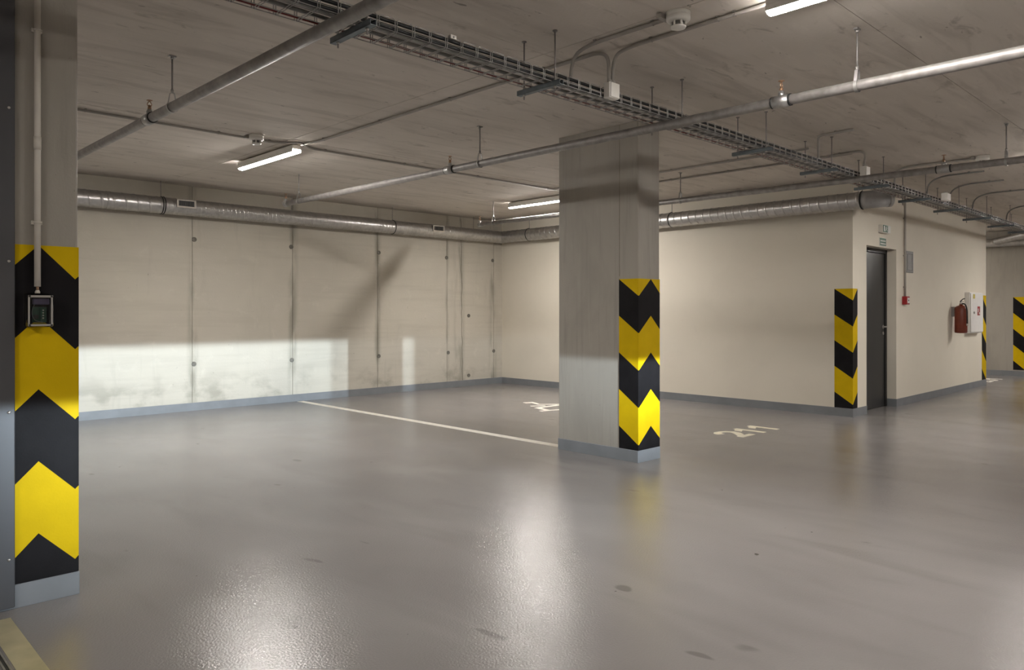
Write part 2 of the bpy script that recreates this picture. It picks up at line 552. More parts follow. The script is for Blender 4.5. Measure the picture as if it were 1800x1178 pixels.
# door: dark steel leaf set back in the recess
door = bpy.data.objects.new('door_1', None); COL.objects.link(door); door['kind'] = 'structure'
y0 = DY + 0.125
mb = MB().box(DX0, DX0 + 0.05, y0 - 0.01, y0 + 0.06, 0, DH).box(DX1 - 0.05, DX1, y0 - 0.01, y0 + 0.06, 0, DH).box(DX0, DX1, y0 - 0.01, y0 + 0.06, DH - 0.05, DH)
struct(mb, 'door_frame', 'door_frame_paint', door)
struct(MB().rbox(DX0 + 0.055, DX1 - 0.055, y0 + 0.006, y0 + 0.05, 0.006, DH - 0.055, 0.004), 'door_leaf', 'door_paint', door)
mb = MB().lathe([(0.025, 0), (0.025, -0.008), (0.010, -0.010), (0.010, -0.05)], (10.42, y0 + 0.006, 1.05), 'Y', 14)
mb.tube(rounded([(10.42, y0 - 0.044, 1.05), (10.41, y0 - 0.046, 1.05), (10.30, y0 - 0.044, 1.05)], 0.01), 0.009, 8)
struct(mb, 'door_handle', 'screw', door)
struct(MB().lathe([(0.022, 0), (0.022, -0.008), (0.012, -0.010), (0.0, -0.010)], (10.42, y0 + 0.006, 0.965), 'Y', 14), 'door_lock', 'screw', door)
struct(MB().box(DX0, DX1, DY + 0.2, DY + 0.25, 0, DH), 'door_backing', 'door_frame_paint', door)

# ------------------------------------------------------------------ columns with hazard chevrons
PER = 0.309


def chevron_bands(parent, fn, pts, ztop, zbot, eps):
    """pts = [(u, drop)]: zig-zag profile along u; bands of height PER under it, clipped to [zbot, ztop]; fn(u, z, d) -> 3D"""
    k = -1
    while True:
        up = [(u, ztop - PER * k - d) for u, d in pts]
        dn = [(u, ztop - PER * (k + 1) - d) for u, d in pts]
        if max(z for u, z in up) <= zbot + 0.002: break
        mb = MB()
        for i in range(len(pts) - 1):
            # each straight run as one clipped strip
            quad = [up[i], up[i + 1], dn[i + 1], dn[i]]
            quad = clip(quad, ztop, True); quad = clip(quad, zbot, False)
            if len(quad) >= 3: mb.prism(quad, fn, 0.0, eps)
        if mb.v:
            part(mb, 'yellow_stripe' if k % 2 else 'black_stripe', 'hazard_yellow' if k % 2 else 'hazard_black', parent)
        k += 1


def clip(poly, z, below):
    out = []
    ins = (lambda p: p[1] <= z + 1e-9) if below else (lambda p: p[1] >= z - 1e-9)
    for i in range(len(poly)):
        a, c = poly[i], poly[(i + 1) % len(poly)]
        if ins(a): out.append(a)
        if ins(a) != ins(c):
            t = (z - a[1]) / (c[1] - a[1]); out.append((a[0] + (c[0] - a[0]) * t, z))
    r = []
    for p in out:
        if not r or (abs(p[0] - r[-1][0]) + abs(p[1] - r[-1][1])) > 1e-6: r.append(p)
    if len(r) > 1 and abs(r[0][0] - r[-1][0]) + abs(r[0][1] - r[-1][1]) < 1e-6: r.pop()
    return r


def column(label, x0, x1, y0, y1):
    t = thing('concrete_column', label, 'column', ((x0 + x1) / 2, (y0 + y1) / 2, 0))
    bm = bmesh.new(); bmesh.ops.create_cube(bm, size=1.0)
    for v in bm.verts: v.co = Vector(((x0 + x1) / 2 + v.co.x * (x1 - x0), (y0 + y1) / 2 + v.co.y * (y1 - y0), CEIL / 2 + v.co.z * CEIL))
    ed = [e for e in bm.edges if abs(e.verts[0].co.z - e.verts[1].co.z) > 1]
    bmesh.ops.bevel(bm, geom=ed, offset=0.010, segments=2, profile=0.5, affect='EDGES')
    bm.verts.index_update()
    mb = MB().add([v.co[:] for v in bm.verts], [[v.index for v in f.verts] for f in bm.faces]); bm.free()
    part(mb, 'shaft', 'column_concrete', t)
    e = ST
    part(MB().rbox(x0 - e, x1 + e, y0 - e, y1 + e, -0.003, SK, 0.004, 1), 'skirting', 'skirting_paint', t)
    return t


E1 = 0.0025
CY = 3.735
c1 = column('concrete column with hazard chevrons and a clear electronics box, beside dark metal panel', 0.643, 0.945, CY, 4.62)
chevron_bands(c1, lambda u, z, d: (u, CY - 0.0005 - d, z), [(0.653, 0.142), (0.793, 0.0), (0.933, 0.142), (0.9445, 0.130)], 1.535, SK, E1)
chevron_bands(c1, lambda u, z, d: (0.9455 + d, u, z), [(CY, 0.130), (CY + 0.125, 0.0), (CY + 0.2, 0.07)], 1.535, SK, E1)
c2 = column('free-standing concrete column in the middle with black and yellow chevrons on its front corner', 5.08, 5.385, CY, 4.62)
chevron_bands(c2, lambda u, z, d: (5.0795 - d, u, z), [(CY + 0.195, 0.0), (CY - E1, 0.142)], 1.525, SK, E1)
chevron_bands(c2, lambda u, z, d: (u, CY - 0.0005 - d, z), [(5.077, 0.142), (5.090, 0.142), (5.255, 0.0), (5.385, 0.118)], 1.525, SK, E1)
# groove left by the shuttering near the front edge of the middle column
part(MB().box(5.0785, 5.082, 3.925, 3.930, 1.55, CEIL), 'shuttering_line', 'joint_wall', c2)

# painted corner guards on the walls
hz = thing('hazard_marking', 'black and yellow chevrons painted on the white corner beside the dark door', 'hazard marking', (WX, DY, SK))
chevron_bands(hz, lambda u, z, d: (WX - 0.0005 - d, u, z), [(DY + 0.215, 0.0), (DY - E1, 0.142)], 1.525, SK, E1)
chevron_bands(hz, lambda u, z, d: (u, DY - 0.0005 - d, z), [(WX - E1, 0.142), (WX + 0.135, 0.0)], 1.525, SK, E1)
hz = thing('hazard_marking', 'thin strip of hazard stripes on the wall edge beyond the white cabinet', 'hazard marking', (EX, DY, SK))
chevron_bands(hz, lambda u, z, d: (u, DY - 0.0005 - d, z), [(EX - 0.25, 0.0), (EX, 0.2)], 1.525, SK, E1)
chevron_bands(hz, lambda u, z, d: (EX + 0.0005 + d, u, z), [(DY, 0.2), (DY + 0.2, 0.0)], 1.525, SK, E1)
hz = thing('hazard_marking', 'slanted black and yellow stripes on the far concrete wall end', 'hazard marking', (FX, 3.5, SK))
chevron_bands(hz, lambda u, z, d: (FX - 0.0005 - d, u, z), [(3.71, 0.0), (3.5 - E1, 0.19)], 1.535, 0.12, E1)
chevron_bands(hz, lambda u, z, d: (u, 3.5 - 0.0005 - d, z), [(FX - E1, 0.19), (FX + 0.21, 0.0)], 1.535, 0.12, E1)

# dark sheet-metal panel at the left edge
t = thing('metal_panel', 'dark grey sheet-metal panel with screws covering the left side of the column', 'panel', (0.2, 3.72, 0))
part(MB().rbox(-0.9, 0.703, 3.708, 3.728, 0.012, CEIL, 0.003, 1), 'sheet', 'panel_grey', t)
for z in (0.215, 0.83, 1.46, 2.10, 2.72):
    for x in (0.681, -0.1):
        part(MB().lathe([(0.006, 0.001), (0.006, -0.002), (0.003, -0.004), (0, -0.004)], (x, 3.708, z), 'Y', 10), 'screw', 'screw', t)

# ------------------------------------------------------------------ electronics box and its conduit on the left column
t = thing('electronics_box', 'clear plastic box with a green circuit board on the chevron column', 'junction box', (0.786, CY, 1.18))
bx0, bx1, bz0, bz1 = 0.737, 0.836, 1.185, 1.330
yb = CY - 0.004
part(MB().rbox(bx0, bx1 - 0.006, yb - 0.022, yb, bz0 + 0.004, bz1, 0.006, 2), 'base', 'clear_plastic', t)
part(MB().rbox(bx0 + 0.002, bx1, yb - 0.062, yb - 0.024, bz0, bz1 - 0.006, 0.006, 2), 'cover', 'clear_plastic', t, 'transparent cover')
part(MB().rbox(bx0 + 0.004, bx1 - 0.004, yb - 0.0645, yb - 0.0622, bz0 + 0.004, bz0 + 0.012, 0.0008, 1)
     .rbox(bx0 + 0.004, bx1 - 0.004, yb - 0.0645, yb - 0.0622, bz1 - 0.020, bz1 - 0.011, 0.0008, 1)
     .rbox(bx0 + 0.004, bx0 + 0.011, yb - 0.0645, yb - 0.0622, bz0 + 0.012, bz1 - 0.020, 0.0008, 1)
     .rbox(bx1 - 0.011, bx1 - 0.004, yb - 0.0645, yb - 0.0622, bz0 + 0.012, bz1 - 0.020, 0.0008, 1), 'cover_rim', 'conduit_grey', t)
pcb = part(MB().box(bx0 + 0.022, bx0 + 0.075, yb - 0.0465, yb - 0.044, bz0 + 0.02, bz0 + 0.085), 'circuit_board', 'pcb_green', t)
sub(MB().box(bx0 + 0.052, bx0 + 0.068, yb - 0.056, yb - 0.047, bz0 + 0.03, bz0 + 0.08), 'terminal_block', 'pcb_green', pcb)
for k in range(4):
    sub(MB().lathe([(0.0035, 0), (0.0035, -0.003), (0, -0.003)], (bx0 + 0.060, yb - 0.0562, bz0 + 0.038 + k * 0.011), 'Y', 8), 'terminal_screw', 'screw', pcb)
sub(MB().box(bx0 + 0.028, bx0 + 0.044, yb - 0.054, yb - 0.047, bz0 + 0.035, bz0 + 0.052), 'chip', 'plastic_dark', pcb)
part(MB().rbox(bx0 + 0.025, bx0 + 0.085, yb - 0.05, yb - 0.028, bz0 + 0.095, bz0 + 0.120, 0.003, 1), 'battery', 'battery_violet', t)
part(MB().tube(rounded([(bx0 + 0.03, yb - 0.045, bz0 + 0.095), (bx0 + 0.018, yb - 0.05, bz0 + 0.06), (bx0 + 0.03, yb - 0.05, bz0 + 0.025), (bx0 + 0.06, yb - 0.052, bz0 + 0.02)], 0.02), 0.0014, 6), 'wire', 'vent_grey', t)
for sx in (bx0 + 0.010, bx1 - 0.008):
    for sz in (bz0 + 0.008, bz1 - 0.015):
        part(MB().lathe([(0.0045, 0), (0.0045, -0.003), (0.002, -0.004), (0, -0.004)], (sx, yb - 0.0645, sz), 'Y', 10), 'cover_screw', 'plastic_dark', t)
part(MB().lathe([(0.010, 0), (0.010, 0.008), (0.0075, 0.010), (0.0075, 0.014)], (0.7845, yb - 0.02, bz1 - 0.002), 'Z', 12), 'cable_gland', 'conduit_white', t)

t = thing('conduit', 'pale plastic conduit running down the chevron column to the clear box', 'conduit', (0.7845, CY, 1.36))
xc = 0.7845; yc = CY - 0.024
part(MB().tube([(xc, yc, 1.357), (xc, yc, 2.60)], 0.0125, 14), 'pipe', 'conduit_white', t)
part(MB().tube([(xc, yc, 2.60), (xc, yc, CEIL)], 0.0125, 14), 'pipe', 'conduit_white', t)
part(MB().tube([(xc, yc, 1.94), (xc, yc, 1.995)], 0.0145, 14), 'coupling', 'conduit_white', t, 'clear sleeve')
part(MB().tube([(xc, yc, 1.340), (xc, yc, 1.36)], 0.0055, 8), 'cable_end', 'brass', t, 'brown cable end')
for z in (1.63, 2.45):
    part(MB().box(xc - 0.020, xc + 0.020, yc + 0.008, CY, z - 0.008, z + 0.008).ring((xc, yc, z), 'Z', 0.014, 0.003, 16, 6), 'clip', 'conduit_white', t)

# ------------------------------------------------------------------ floor markings
one(MB().box(5.145, 5.245, 4.6, 9.58, 0, 0.0015), 'parking_line', 'line_paint', 'long cream parking line on floor between back wall and middle column', 'floor marking')
one(MB().box(0.588, 0.672, -3.0, 3.63, 0, 0.0015), 'parking_line', 'line_yellow', 'dirty yellow line on floor running to the dark metal panel', 'floor marking')
t = thing('expansion_joint', 'narrow metal joint strip in floor beside the dirty yellow line', 'floor joint', (0.57, 1.5, 0))
part(MB().box(0.572, 0.578, -3.0, 3.4, 0, 0.003), 'rail', 'galvanised', t)
part(MB().box(0.556, 0.562, -3.0, 3.4, 0, 0.003), 'rail', 'galvanised', t)
part(MB().box(0.562, 0.572, -3.0, 3.4, 0, 0.001), 'seal', 'rubber', t)


LAYER = [0.0010]


def stroke(mb, pts, wid):
    """flat paint stroke; wid per point or one value"""
    P = [Vector((x, y, 0)) for x, y in pts]
    ws = wid if isinstance(wid, (list, tuple)) else [wid] * len(P)
    L_, R_ = [], []
    for i, p in enumerate(P):
        d = (P[min(i + 1, len(P) - 1)] - P[max(i - 1, 0)]).normalized()
        n = Vector((-d.y, d.x, 0)) * ws[i] / 2
        L_.append(p + n); R_.append(p - n)
    for i in range(len(P) - 1):
        LAYER[0] = 0.0010 + (LAYER[0] - 0.0010 + 0.00006) % 0.0012
        mb.prism([(L_[i].x, L_[i].y), (L_[i + 1].x, L_[i + 1].y), (R_[i + 1].x, R_[i + 1].y), (R_[i].x, R_[i].y)], lambda u, v, d: (u, v, d), -0.0005, LAYER[0])
    return mb


def digit(ch, x, y, w, h, th):
    mb = MB()
    if ch == '2':
        pts = [(0.06, 0.74), (0.12, 0.88), (0.30, 0.97), (0.55, 0.97), (0.80, 0.88), (0.90, 0.72), (0.82, 0.54), (0.55, 0.34), (0.28, 0.18), (0.12, 0.07)]
        stroke(mb, [(x + a * w, y + c * h) for a, c in pts], [th * 1.3, th * 1.3, th * 1.1, th, th * 1.1, th * 1.3, th * 1.3, th * 1.2, th * 1.1, th])
        stroke(mb, [(x, y + th * 0.5), (x + w, y + th * 0.5)], th)
    elif ch == '1':
        stroke(mb, [(x + 0.62 * w, y), (x + 0.62 * w, y + h)], th)
        mb.prism([(x + 0.62 * w, y + h), (x + 0.10 * w, y + h * 0.80), (x + 0.10 * w, y + h * 0.56), (x + 0.62 * w, y + h * 0.72)], lambda u, v, d: (u, v, d), -0.0005, 0.0026)
    elif ch == '0':
        pts = [(0.5 + 0.42 * math.cos(a), 0.5 + 0.45 * math.sin(a)) for a in [2 * PI * k / 20 for k in range(21)]]
        stroke(mb, [(x + a * w, y + c * h) for a, c in pts], th)
    return mb


def number(txt, x, y, label, w=0.25, h=0.34, step=0.29, th=0.07):
    t = thing('bay_number', label, 'floor marking', (x, y, 0))
    for k, ch in enumerate(txt):
        part(digit(ch, x + k * step, y, w, h, th), 'digit', 'number_paint', t)


number('211', 6.86, 3.765, 'bay number 211 painted on the floor to the right of the middle column')
t = thing('bay_number', 'partly hidden bay number on the floor behind the middle column', 'floor marking', (7.1, 6.8, 0))
mb = stroke(MB(), [(6.845, 6.535), (7.15, 6.455)], 0.07); stroke(mb, [(6.97, 6.53), (7.05, 6.80)], 0.075); stroke(mb, [(7.03, 6.78), (7.10, 6.76)], 0.06)
part(mb, 'digit', 'line_paint', t)
mb = stroke(MB(), [(7.06, 6.78), (7.27, 6.785), (7.46, 6.79)], 0.075); stroke(mb, [(7.11, 6.965), (7.29, 6.87)], 0.06)
part(mb, 'digit', 'line_paint', t)
mb = stroke(MB(), [(7.30, 7.27), (7.44, 7.22)], 0.10); stroke(mb, [(7.40, 7.19), (7.33, 7.03), (7.55, 6.83)], 0.07)
part(mb, 'digit', 'line_paint', t)
t = thing('bay_number', 'distant bay number on the floor past the end of the white wall', 'floor marking', (15.9, 3.75, 0))
part(digit('2', 15.35, 3.66, 0.26, 0.3, 0.06), 'digit', 'line_paint', t)
part(digit('0', 15.70, 3.66, 0.26, 0.3, 0.06), 'digit', 'line_paint', t)
part(digit('1', 16.02, 3.66, 0.26, 0.3, 0.06), 'digit', 'line_paint', t)

# ------------------------------------------------------------------ ceiling lights
def fixture(x, y0, label, group=None):
    """slim batten, 1.2 m long, along y"""
    L_ = 1.18
    t = thing('ceiling_light', label, 'light', (x, y0 + L_ / 2, CEIL), group)
    hw = 0.045
    hb = MB().rbox(x - hw, x + hw, y0, y0 + L_, CEIL - 0.060, CEIL - 0.016, 0.008, 2)
    hb.box(x - hw, x - hw + 0.003, y0, y0 + L_, CEIL - 0.083, CEIL - 0.055).box(x + hw - 0.003, x + hw, y0, y0 + L_, CEIL - 0.083, CEIL - 0.055)
    part(hb, 'housing', 'plastic_white', t)
    for ya in (y0 + 0.2, y0 + 0.94):
        part(MB().box(x - 0.02, x + 0.02, ya, ya + 0.04, CEIL - 0.017, CEIL + 0.002), 'bracket', 'galvanised', t)
    prof = [(-hw + 0.004, -0.061), (-hw + 0.005, -0.075), (-0.030, -0.087), (-0.016, -0.093), (0.0, -0.095), (0.016, -0.093), (0.030, -0.087), (hw - 0.005, -0.075), (hw - 0.004, -0.061)]
    part(MB().prism(prof, lambda u, v, d: (x + u, d, CEIL + v), y0 + 0.003, y0 + L_ - 0.003), 'diffuser', 'lamp_diffuser', t)
    for ya, yb_ in ((y0 - 0.002, y0 + 0.002), (y0 + L_ - 0.002, y0 + L_ + 0.002)):
        part(MB().prism(prof, lambda u, v, d: (x + u * 0.98, d, CEIL + v), ya, yb_), 'end_cap', 'lamp_cap', t)
    return t


f1 = fixture(3.47, 6.47, 'lit batten light on the ceiling to the left, above the open bay')
dup(f1, (7.55, 7.22, CEIL), 'lit batten light half hidden behind the middle column')
dup(f1, (3.56, 1.22, CEIL), 'lit batten light at the top edge, near the large smoke detector')
OUT = 'ceiling lights beyond the edge of the picture'
for x, y in [(8.95, 1.15), (14.3, 1.15), (-1.8, 1.15), (-1.5, 7.4), (3.5, -4.2), (9.0, -4.2), (14.3, -4.2), (15.9, 6.2), (20.0, 1.15), (-3, -3.5)]:
    dup(f1, (x, y, CEIL), 'batten light on the garage ceiling outside the picture', OUT)

# ------------------------------------------------------------------ sprinkler pipes with heads, and hangers
PR = 0.0302


def pz(y): return 2.497 + 0.0035 * y


def sprinkler_pipe(px, yend, label, heads, capped):
    t = thing('sprinkler_pipe', label, 'pipe', (px, 2.0, pz(2.0)))
    runs = [-6.9] + sorted(heads) + [yend]
    part(MB().tube([(px, -6.9, pz(-6.9)), (px, yend, pz(yend))], PR, 20), 'pipe_run', 'pipe_steel', t)
    for y in heads:
        z = pz(y)
        part(MB().tube([(px, y - 0.05, pz(y - 0.05)), (px, y + 0.05, pz(y + 0.05))], PR + 0.007, 20)
             .lathe([(0.020, 0.02), (0.020, 0.05), (0.014, 0.055), (0.014, 0.062)], (px, y, z), 'Z', 14), 'tee', 'galvanised', t)
        for s_ in (-1, 1):
            part(MB().tube([(px, y + s_ * 0.051, pz(y)), (px, y + s_ * 0.060, pz(y))], PR + 0.0055, 20), 'coupling_ring', 'rubber', t, 'black gasket ring')
        head(t, px, y, z + 0.06)
    if capped:
        z = pz(yend)
        part(MB().lathe([(PR + 0.006, -0.06), (PR + 0.008, -0.055), (PR + 0.008, 0.0), (PR, 0.012), (0.012, 0.018)], (px, yend, z), 'Y', 18)
             .lathe([(0.022, 0.01), (0.022, 0.05), (0.016, 0.055), (0.016, 0.06)], (px, yend - 0.02, z), 'Z', 12), 'end_cap', 'galvanised', t)
        head(t, px, yend - 0.02, z + 0.055)
    return t


def head(t, x, y, z):
    h = part(MB().lathe([(0.012, 0), (0.012, 0.015), (0.008, 0.018), (0.008, 0.03)], (x, y, z), 'Z', 10), 'sprinkler_head', 'brass', t, 'copper-coloured upright head')
    sub(MB().tube([(x - 0.008, y, z + 0.02), (x - 0.014, y, z + 0.035), (x - 0.004, y, z + 0.055)], 0.003, 6)
        .tube([(x + 0.008, y, z + 0.02), (x + 0.014, y, z + 0.035), (x + 0.004, y, z + 0.055)], 0.003, 6), 'frame', 'brass', h)
    sub(MB().lathe([(0.004, 0.050), (0.004, 0.058), (0.019, 0.060), (0.019, 0.062), (0.0, 0.063)], (x, y, z), 'Z', 12), 'deflector', 'brass', h)


P1, P2, P3 = 1.735, 4.28, 7.33
sprinkler_pipe(P1, 8.26, 'grey sprinkler pipe slanting across the upper left ceiling', [5.2, 2.1, -1.0], False)
sprinkler_pipe(P2, 8.26, 'grey sprinkler pipe crossing in front of the middle column with open end', [5.2, 2.1, -1.0], True)
sprinkler_pipe(P3, 8.24, 'grey sprinkler pipe farthest away, running above the white wall', [5.2, 2.1, -1.0], True)

hz0 = pz(4.8)
hng = thing('pipe_hanger', 'rod hanger with ring on the upper left sprinkler pipe', 'pipe hanger', (P1, 4.8, CEIL), 'pipe hangers')
rodtop, ringtop = CEIL, hz0 + 0.095
part(MB().tube([(P1, 4.8, rodtop), (P1, 4.8, ringtop)], 0.0055, 8), 'rod', 'rod_steel', hng)
part(MB().box(P1 - 0.022, P1 + 0.022, 4.788, 4.812, CEIL - 0.006, CEIL + 0.003).lathe([(0.011, -0.02), (0.011, -0.006)], (P1, 4.8, CEIL), 'Z', 6), 'anchor', 'galvanised', hng)
part(MB().lathe([(0.009, -0.012), (0.009, 0.012)], (P1, 4.8, ringtop + 0.002), 'Z', 6), 'nut', 'galvanised', hng)
pts = []
for k in range(21):
    a = -PI / 2 + (-1) * 0 + (k / 20 - 0.5) * (2 * PI - 1.6)
    pts.append((P1 + (PR + 0.003) * math.cos(a), 4.8, hz0 + (PR + 0.003) * math.sin(a)))
pts = [(P1 - 0.004, 4.8, ringtop - 0.006), (P1 - 0.013, 4.8, ringtop - 0.012), (P1 - 0.017, 4.8, ringtop - 0.030)] + pts + [(P1 + 0.017, 4.8, ringtop - 0.030), (P1 + 0.013, 4.8, ringtop - 0.012), (P1 + 0.004, 4.8, ringtop - 0.006)]
mb = MB()
vs = []; fs = []
for i, p in enumerate(pts):
    c_ = Vector((p[0] - P1, 0, p[2] - hz0)); n = c_.normalized()
    for dy in (-0.009, 0.009):
        for dr in (0.0, 0.0025): vs.append((p[0] + n.x * dr, 4.8 + dy, p[2] + n.z * dr))
for i in range(len(pts) - 1):
    a = i * 4; b_ = a + 4
    fs += [(a, a + 2, b_ + 2, b_), (a + 1, b_ + 1, b_ + 3, a + 3), (a, b_, b_ + 1, a + 1), (a + 2, a + 3, b_ + 3, b_ + 2)]
part(mb.add(vs, fs), 'clevis_ring', 'galvanised', hng)
dz = lambda y: (pz(y) - hz0)
HG = 'pipe hangers'
dup(hng, (P2, 4.8, CEIL + 0), 'rod hanger with ring on crossing pipe, just left of the middle column')
dup(hng, (P2, 1.66, CEIL - 0.012), 'bright rod hanger on the crossing pipe near the upper right')
dup(hng, (P2, 7.93, CEIL + 0.012), 'rod hanger near the capped end of the crossing pipe')
dup(hng, (P3, 7.93, CEIL + 0.012), 'rod hanger near the end of the farthest pipe, left of middle column')
dup(hng, (P3, 4.8, CEIL), 'rod hanger on the farthest pipe, just right of the middle column')
dup(hng, (P3, 1.63, CEIL - 0.012), 'rod hanger on the farthest pipe at the right edge')

# ------------------------------------------------------------------ ventilation ducts
def spiral_tube(mb, p0, p1, R, pitch=0.11, seg=28, ridge=0.0022):
    """round duct with a helical lock seam"""
    p0, p1 = Vector(p0), Vector(p1)
    L_ = (p1 - p0).length; T = (p1 - p0).normalized()
    n = Vector((0, 0, 1)); b_ = T.cross(n)
    prof = [(0.0, 0.0), (0.04, 0.0), (0.80, 0.0), (0.84, 0.0), (0.88, ridge), (0.96, ridge)]
    m_ = len(prof); turns = int(math.ceil(L_ / pitch)) + 1
    vs = []; fs = []
    rows = turns * m_ + 1
    for i in range(rows):
        q, w = divmod(i, m_)
        for k in range(seg + 1):
            th = 2 * PI * k / seg
            s_ = (q - 1 + prof[w][0]) * pitch + pitch * k / seg
            s_ = min(max(s_, 0.0), L_)
            r = R + prof[w][1]
            vs.append(p0 + T * s_ + (n * math.cos(th) + b_ * math.sin(th)) * r)
    for i in range(rows - 1):
        for k in range(seg):
            a = i * (seg + 1) + k
            fs.append((a, a + 1, a + seg + 2, a + seg + 1))
    return mb.add(vs, fs, True)


DR, DZ = 0.100, 2.535
DUY, DUX = BW - 0.15, WX - 0.15
t = thing('ventilation_duct', 'round galvanised spiral duct running under ceiling along the concrete wall', 'duct', (4.0, DUY, DZ))
part(spiral_tube(MB(), (-3.0, DUY, DZ), (3.29, DUY, DZ), DR, 0.13, seg=36, ridge=0.004), 'duct_section', 'duct_steel', t)
part(spiral_tube(MB(), (3.29, DUY, DZ), (6.66, DUY, DZ), DR, 0.055, seg=36, ridge=0.0025), 'duct_section', 'duct_steel', t)
part(spiral_tube(MB(), (6.66, DUY, DZ), (DUX - 0.06, DUY, DZ), DR, 0.075, seg=36, ridge=0.0028), 'duct_section', 'duct_steel', t)
elb = []
for k in range(9):
    a = PI / 2 * k / 8
    elb.append((DUX - 0.06 + 0.07 * math.sin(a), DUY - 0.07 + 0.07 * math.cos(a), DZ))
part(MB().tube(elb, DR + 0.003, 24), 'elbow', 'duct_steel', t)
for x in (3.29, 3.315, 6.665):
    part(MB().ring((x, DUY, DZ), 'X', DR + 0.003, 0.006, 28, 6), 'clamp', 'rubber', t, 'black clamp band')
for x in (2.68,):
    part(MB().ring((x, DUY, DZ), 'X', DR + 0.001, 0.004, 28, 6), 'seam_band', 'galvanised', t)
for x in (3.29, 5.0, 6.665, 8.3):
    part(MB().tube([(x, DUY, DZ + DR), (x, DUY, CEIL)], 0.004, 6), 'hanger_rod', 'rod_steel', t)
for gx in (3.55, 7.47):
    gw = 0.115
    fr_ = part(MB().rbox(gx - gw, gx + gw, DUY - DR - 0.022, DUY - DR - 0.008, 2.515, 2.535, 0.002, 1)
               .rbox(gx - gw, gx + gw, DUY - DR - 0.022, DUY - DR - 0.008, 2.600, 2.615, 0.002, 1)
               .rbox(gx - gw, gx - gw + 0.022, DUY - DR - 0.022, DUY - DR - 0.008, 2.535, 2.600, 0.002, 1)
               .rbox(gx + gw - 0.022, gx + gw, DUY - DR - 0.022, DUY - DR - 0.008, 2.535, 2.600, 0.002, 1), 'grille_frame', 'conduit_white', t)
    sub(MB().box(gx - gw + 0.01, gx + gw - 0.01, DUY - DR - 0.012, DUY - DR + 0.03, 2.525, 2.605), 'grille_recess', 'plastic_dark', fr_)
    for k in range(11):
        xx = gx - gw + 0.032 + k * (2 * gw - 0.064) / 10
        sub(MB().box(xx - 0.0015, xx + 0.0015, DUY - DR - 0.020, DUY - DR - 0.010, 2.535, 2.600), 'grille_slat', 'vent_grey', fr_)

t = thing('ventilation_duct', 'ribbed galvanised spiral duct along the top of the white wall', 'duct', (DUX, 6.0, DZ))
part(spiral_tube(MB(), (DUX, DUY - 0.075, DZ), (DUX, 3.40, DZ), DR, 0.112, seg=36, ridge=0.0045), 'duct_section', 'duct_steel', t)
for y in (8.80, 6.0, 3.41):
    part(MB().ring((DUX, y, DZ), 'Y', DR + 0.003, 0.006, 28, 6), 'clamp', 'rubber', t, 'black clamp band')
    part(MB().tube([(DUX, y, DZ + DR), (DUX, y, CEIL)], 0.004, 6), 'hanger_rod', 'rod_steel', t)
part(MB().tube([(DUX, 3.40, DZ), (DUX, 3.35, DZ), (DUX + 0.03, 3.29, DZ + 0.005), (DUX + 0.15, 3.18, DZ + 0.02)], DR + 0.002, 24), 'elbow', 'elbow_steel', t)
part(MB().tube([(DUX + 0.135, 3.194, DZ + 0.018), (DUX + 0.165, 3.166, DZ + 0.022)], DR + 0.006, 24), 'collar', 'duct_steel', t)

t = thing('ventilation_duct', 'duct crossing the far concrete wall beyond the white wall end', 'duct', (FX - 0.12, 5.0, 2.62))
part(spiral_tube(MB(), (FX - 0.13, 11.0, 2.60), (FX - 0.13, 3.36, 2.60), 0.085, 0.12, seg=20), 'duct_section', 'duct_steel', t)
part(spiral_tube(MB(), (FX - 0.16, 3.95, 2.62), (FX - 0.70, 3.24, 2.70), 0.075, 0.12, seg=18), 'branch', 'duct_steel', t, 'slanting branch')

# ------------------------------------------------------------------ wire cable tray, its supports and cables
TX0, TX1, TY0, TY1, TZ, TH = -2.5, 19.0, 2.885, 3.085, 2.550, 0.056
t = thing('cable_tray', 'long galvanised wire mesh cable tray hung under the ceiling', 'cable tray', (6, 2.98, TZ))
WR = 0.0024
for y in (TY0, TY0 + 0.05, TY0 + 0.1, TY0 + 0.15, TY1):
    part(MB().tube([(TX0, y, TZ), (TX1, y, TZ)], WR, 6), 'long_wire', 'galvanised', t)
for y in (TY0, TY1):
    part(MB().tube([(TX0, y, TZ + 0.020), (TX1, y, TZ + 0.020)], WR * 0.8, 6), 'long_wire', 'galvanised', t)
mb = MB(); mh = MB()
x = TX0 + 0.05
while x < TX1:
    for d in (-0.006, 0.006):
        mb.tube([(x + d, TY0, TZ - 0.002), (x + d, TY1, TZ - 0.002)], WR, 4, caps=False)
    for y in (TY0 - 0.002, TY1 + 0.002):
        mh.tube([(x + 0.006, y, TZ), (x + 0.006, y, TZ + TH - 0.008), (x + 0.014, y, TZ + TH), (x + 0.086, y, TZ + TH), (x + 0.094, y, TZ + TH - 0.008), (x + 0.094, y, TZ)], WR, 5, caps=False)
    x += 0.1
part(mb, 'cross_wires', 'galvanised', t, kind='stuff')
part(mh, 'edge_loops', 'galvanised', t, kind='stuff')

def cable(y, z, r, mat, label, seed, wob=0.006):
    rnd = random.Random(seed)
    n = 60
    pts = [(TX0 + (TX1 - TX0) * k / n, y + rnd.uniform(-wob, wob), z + rnd.uniform(0, 0.003)) for k in range(n + 1)]
    return one(MB().tube(pts, r, 8), 'cable', mat, label, 'cable')


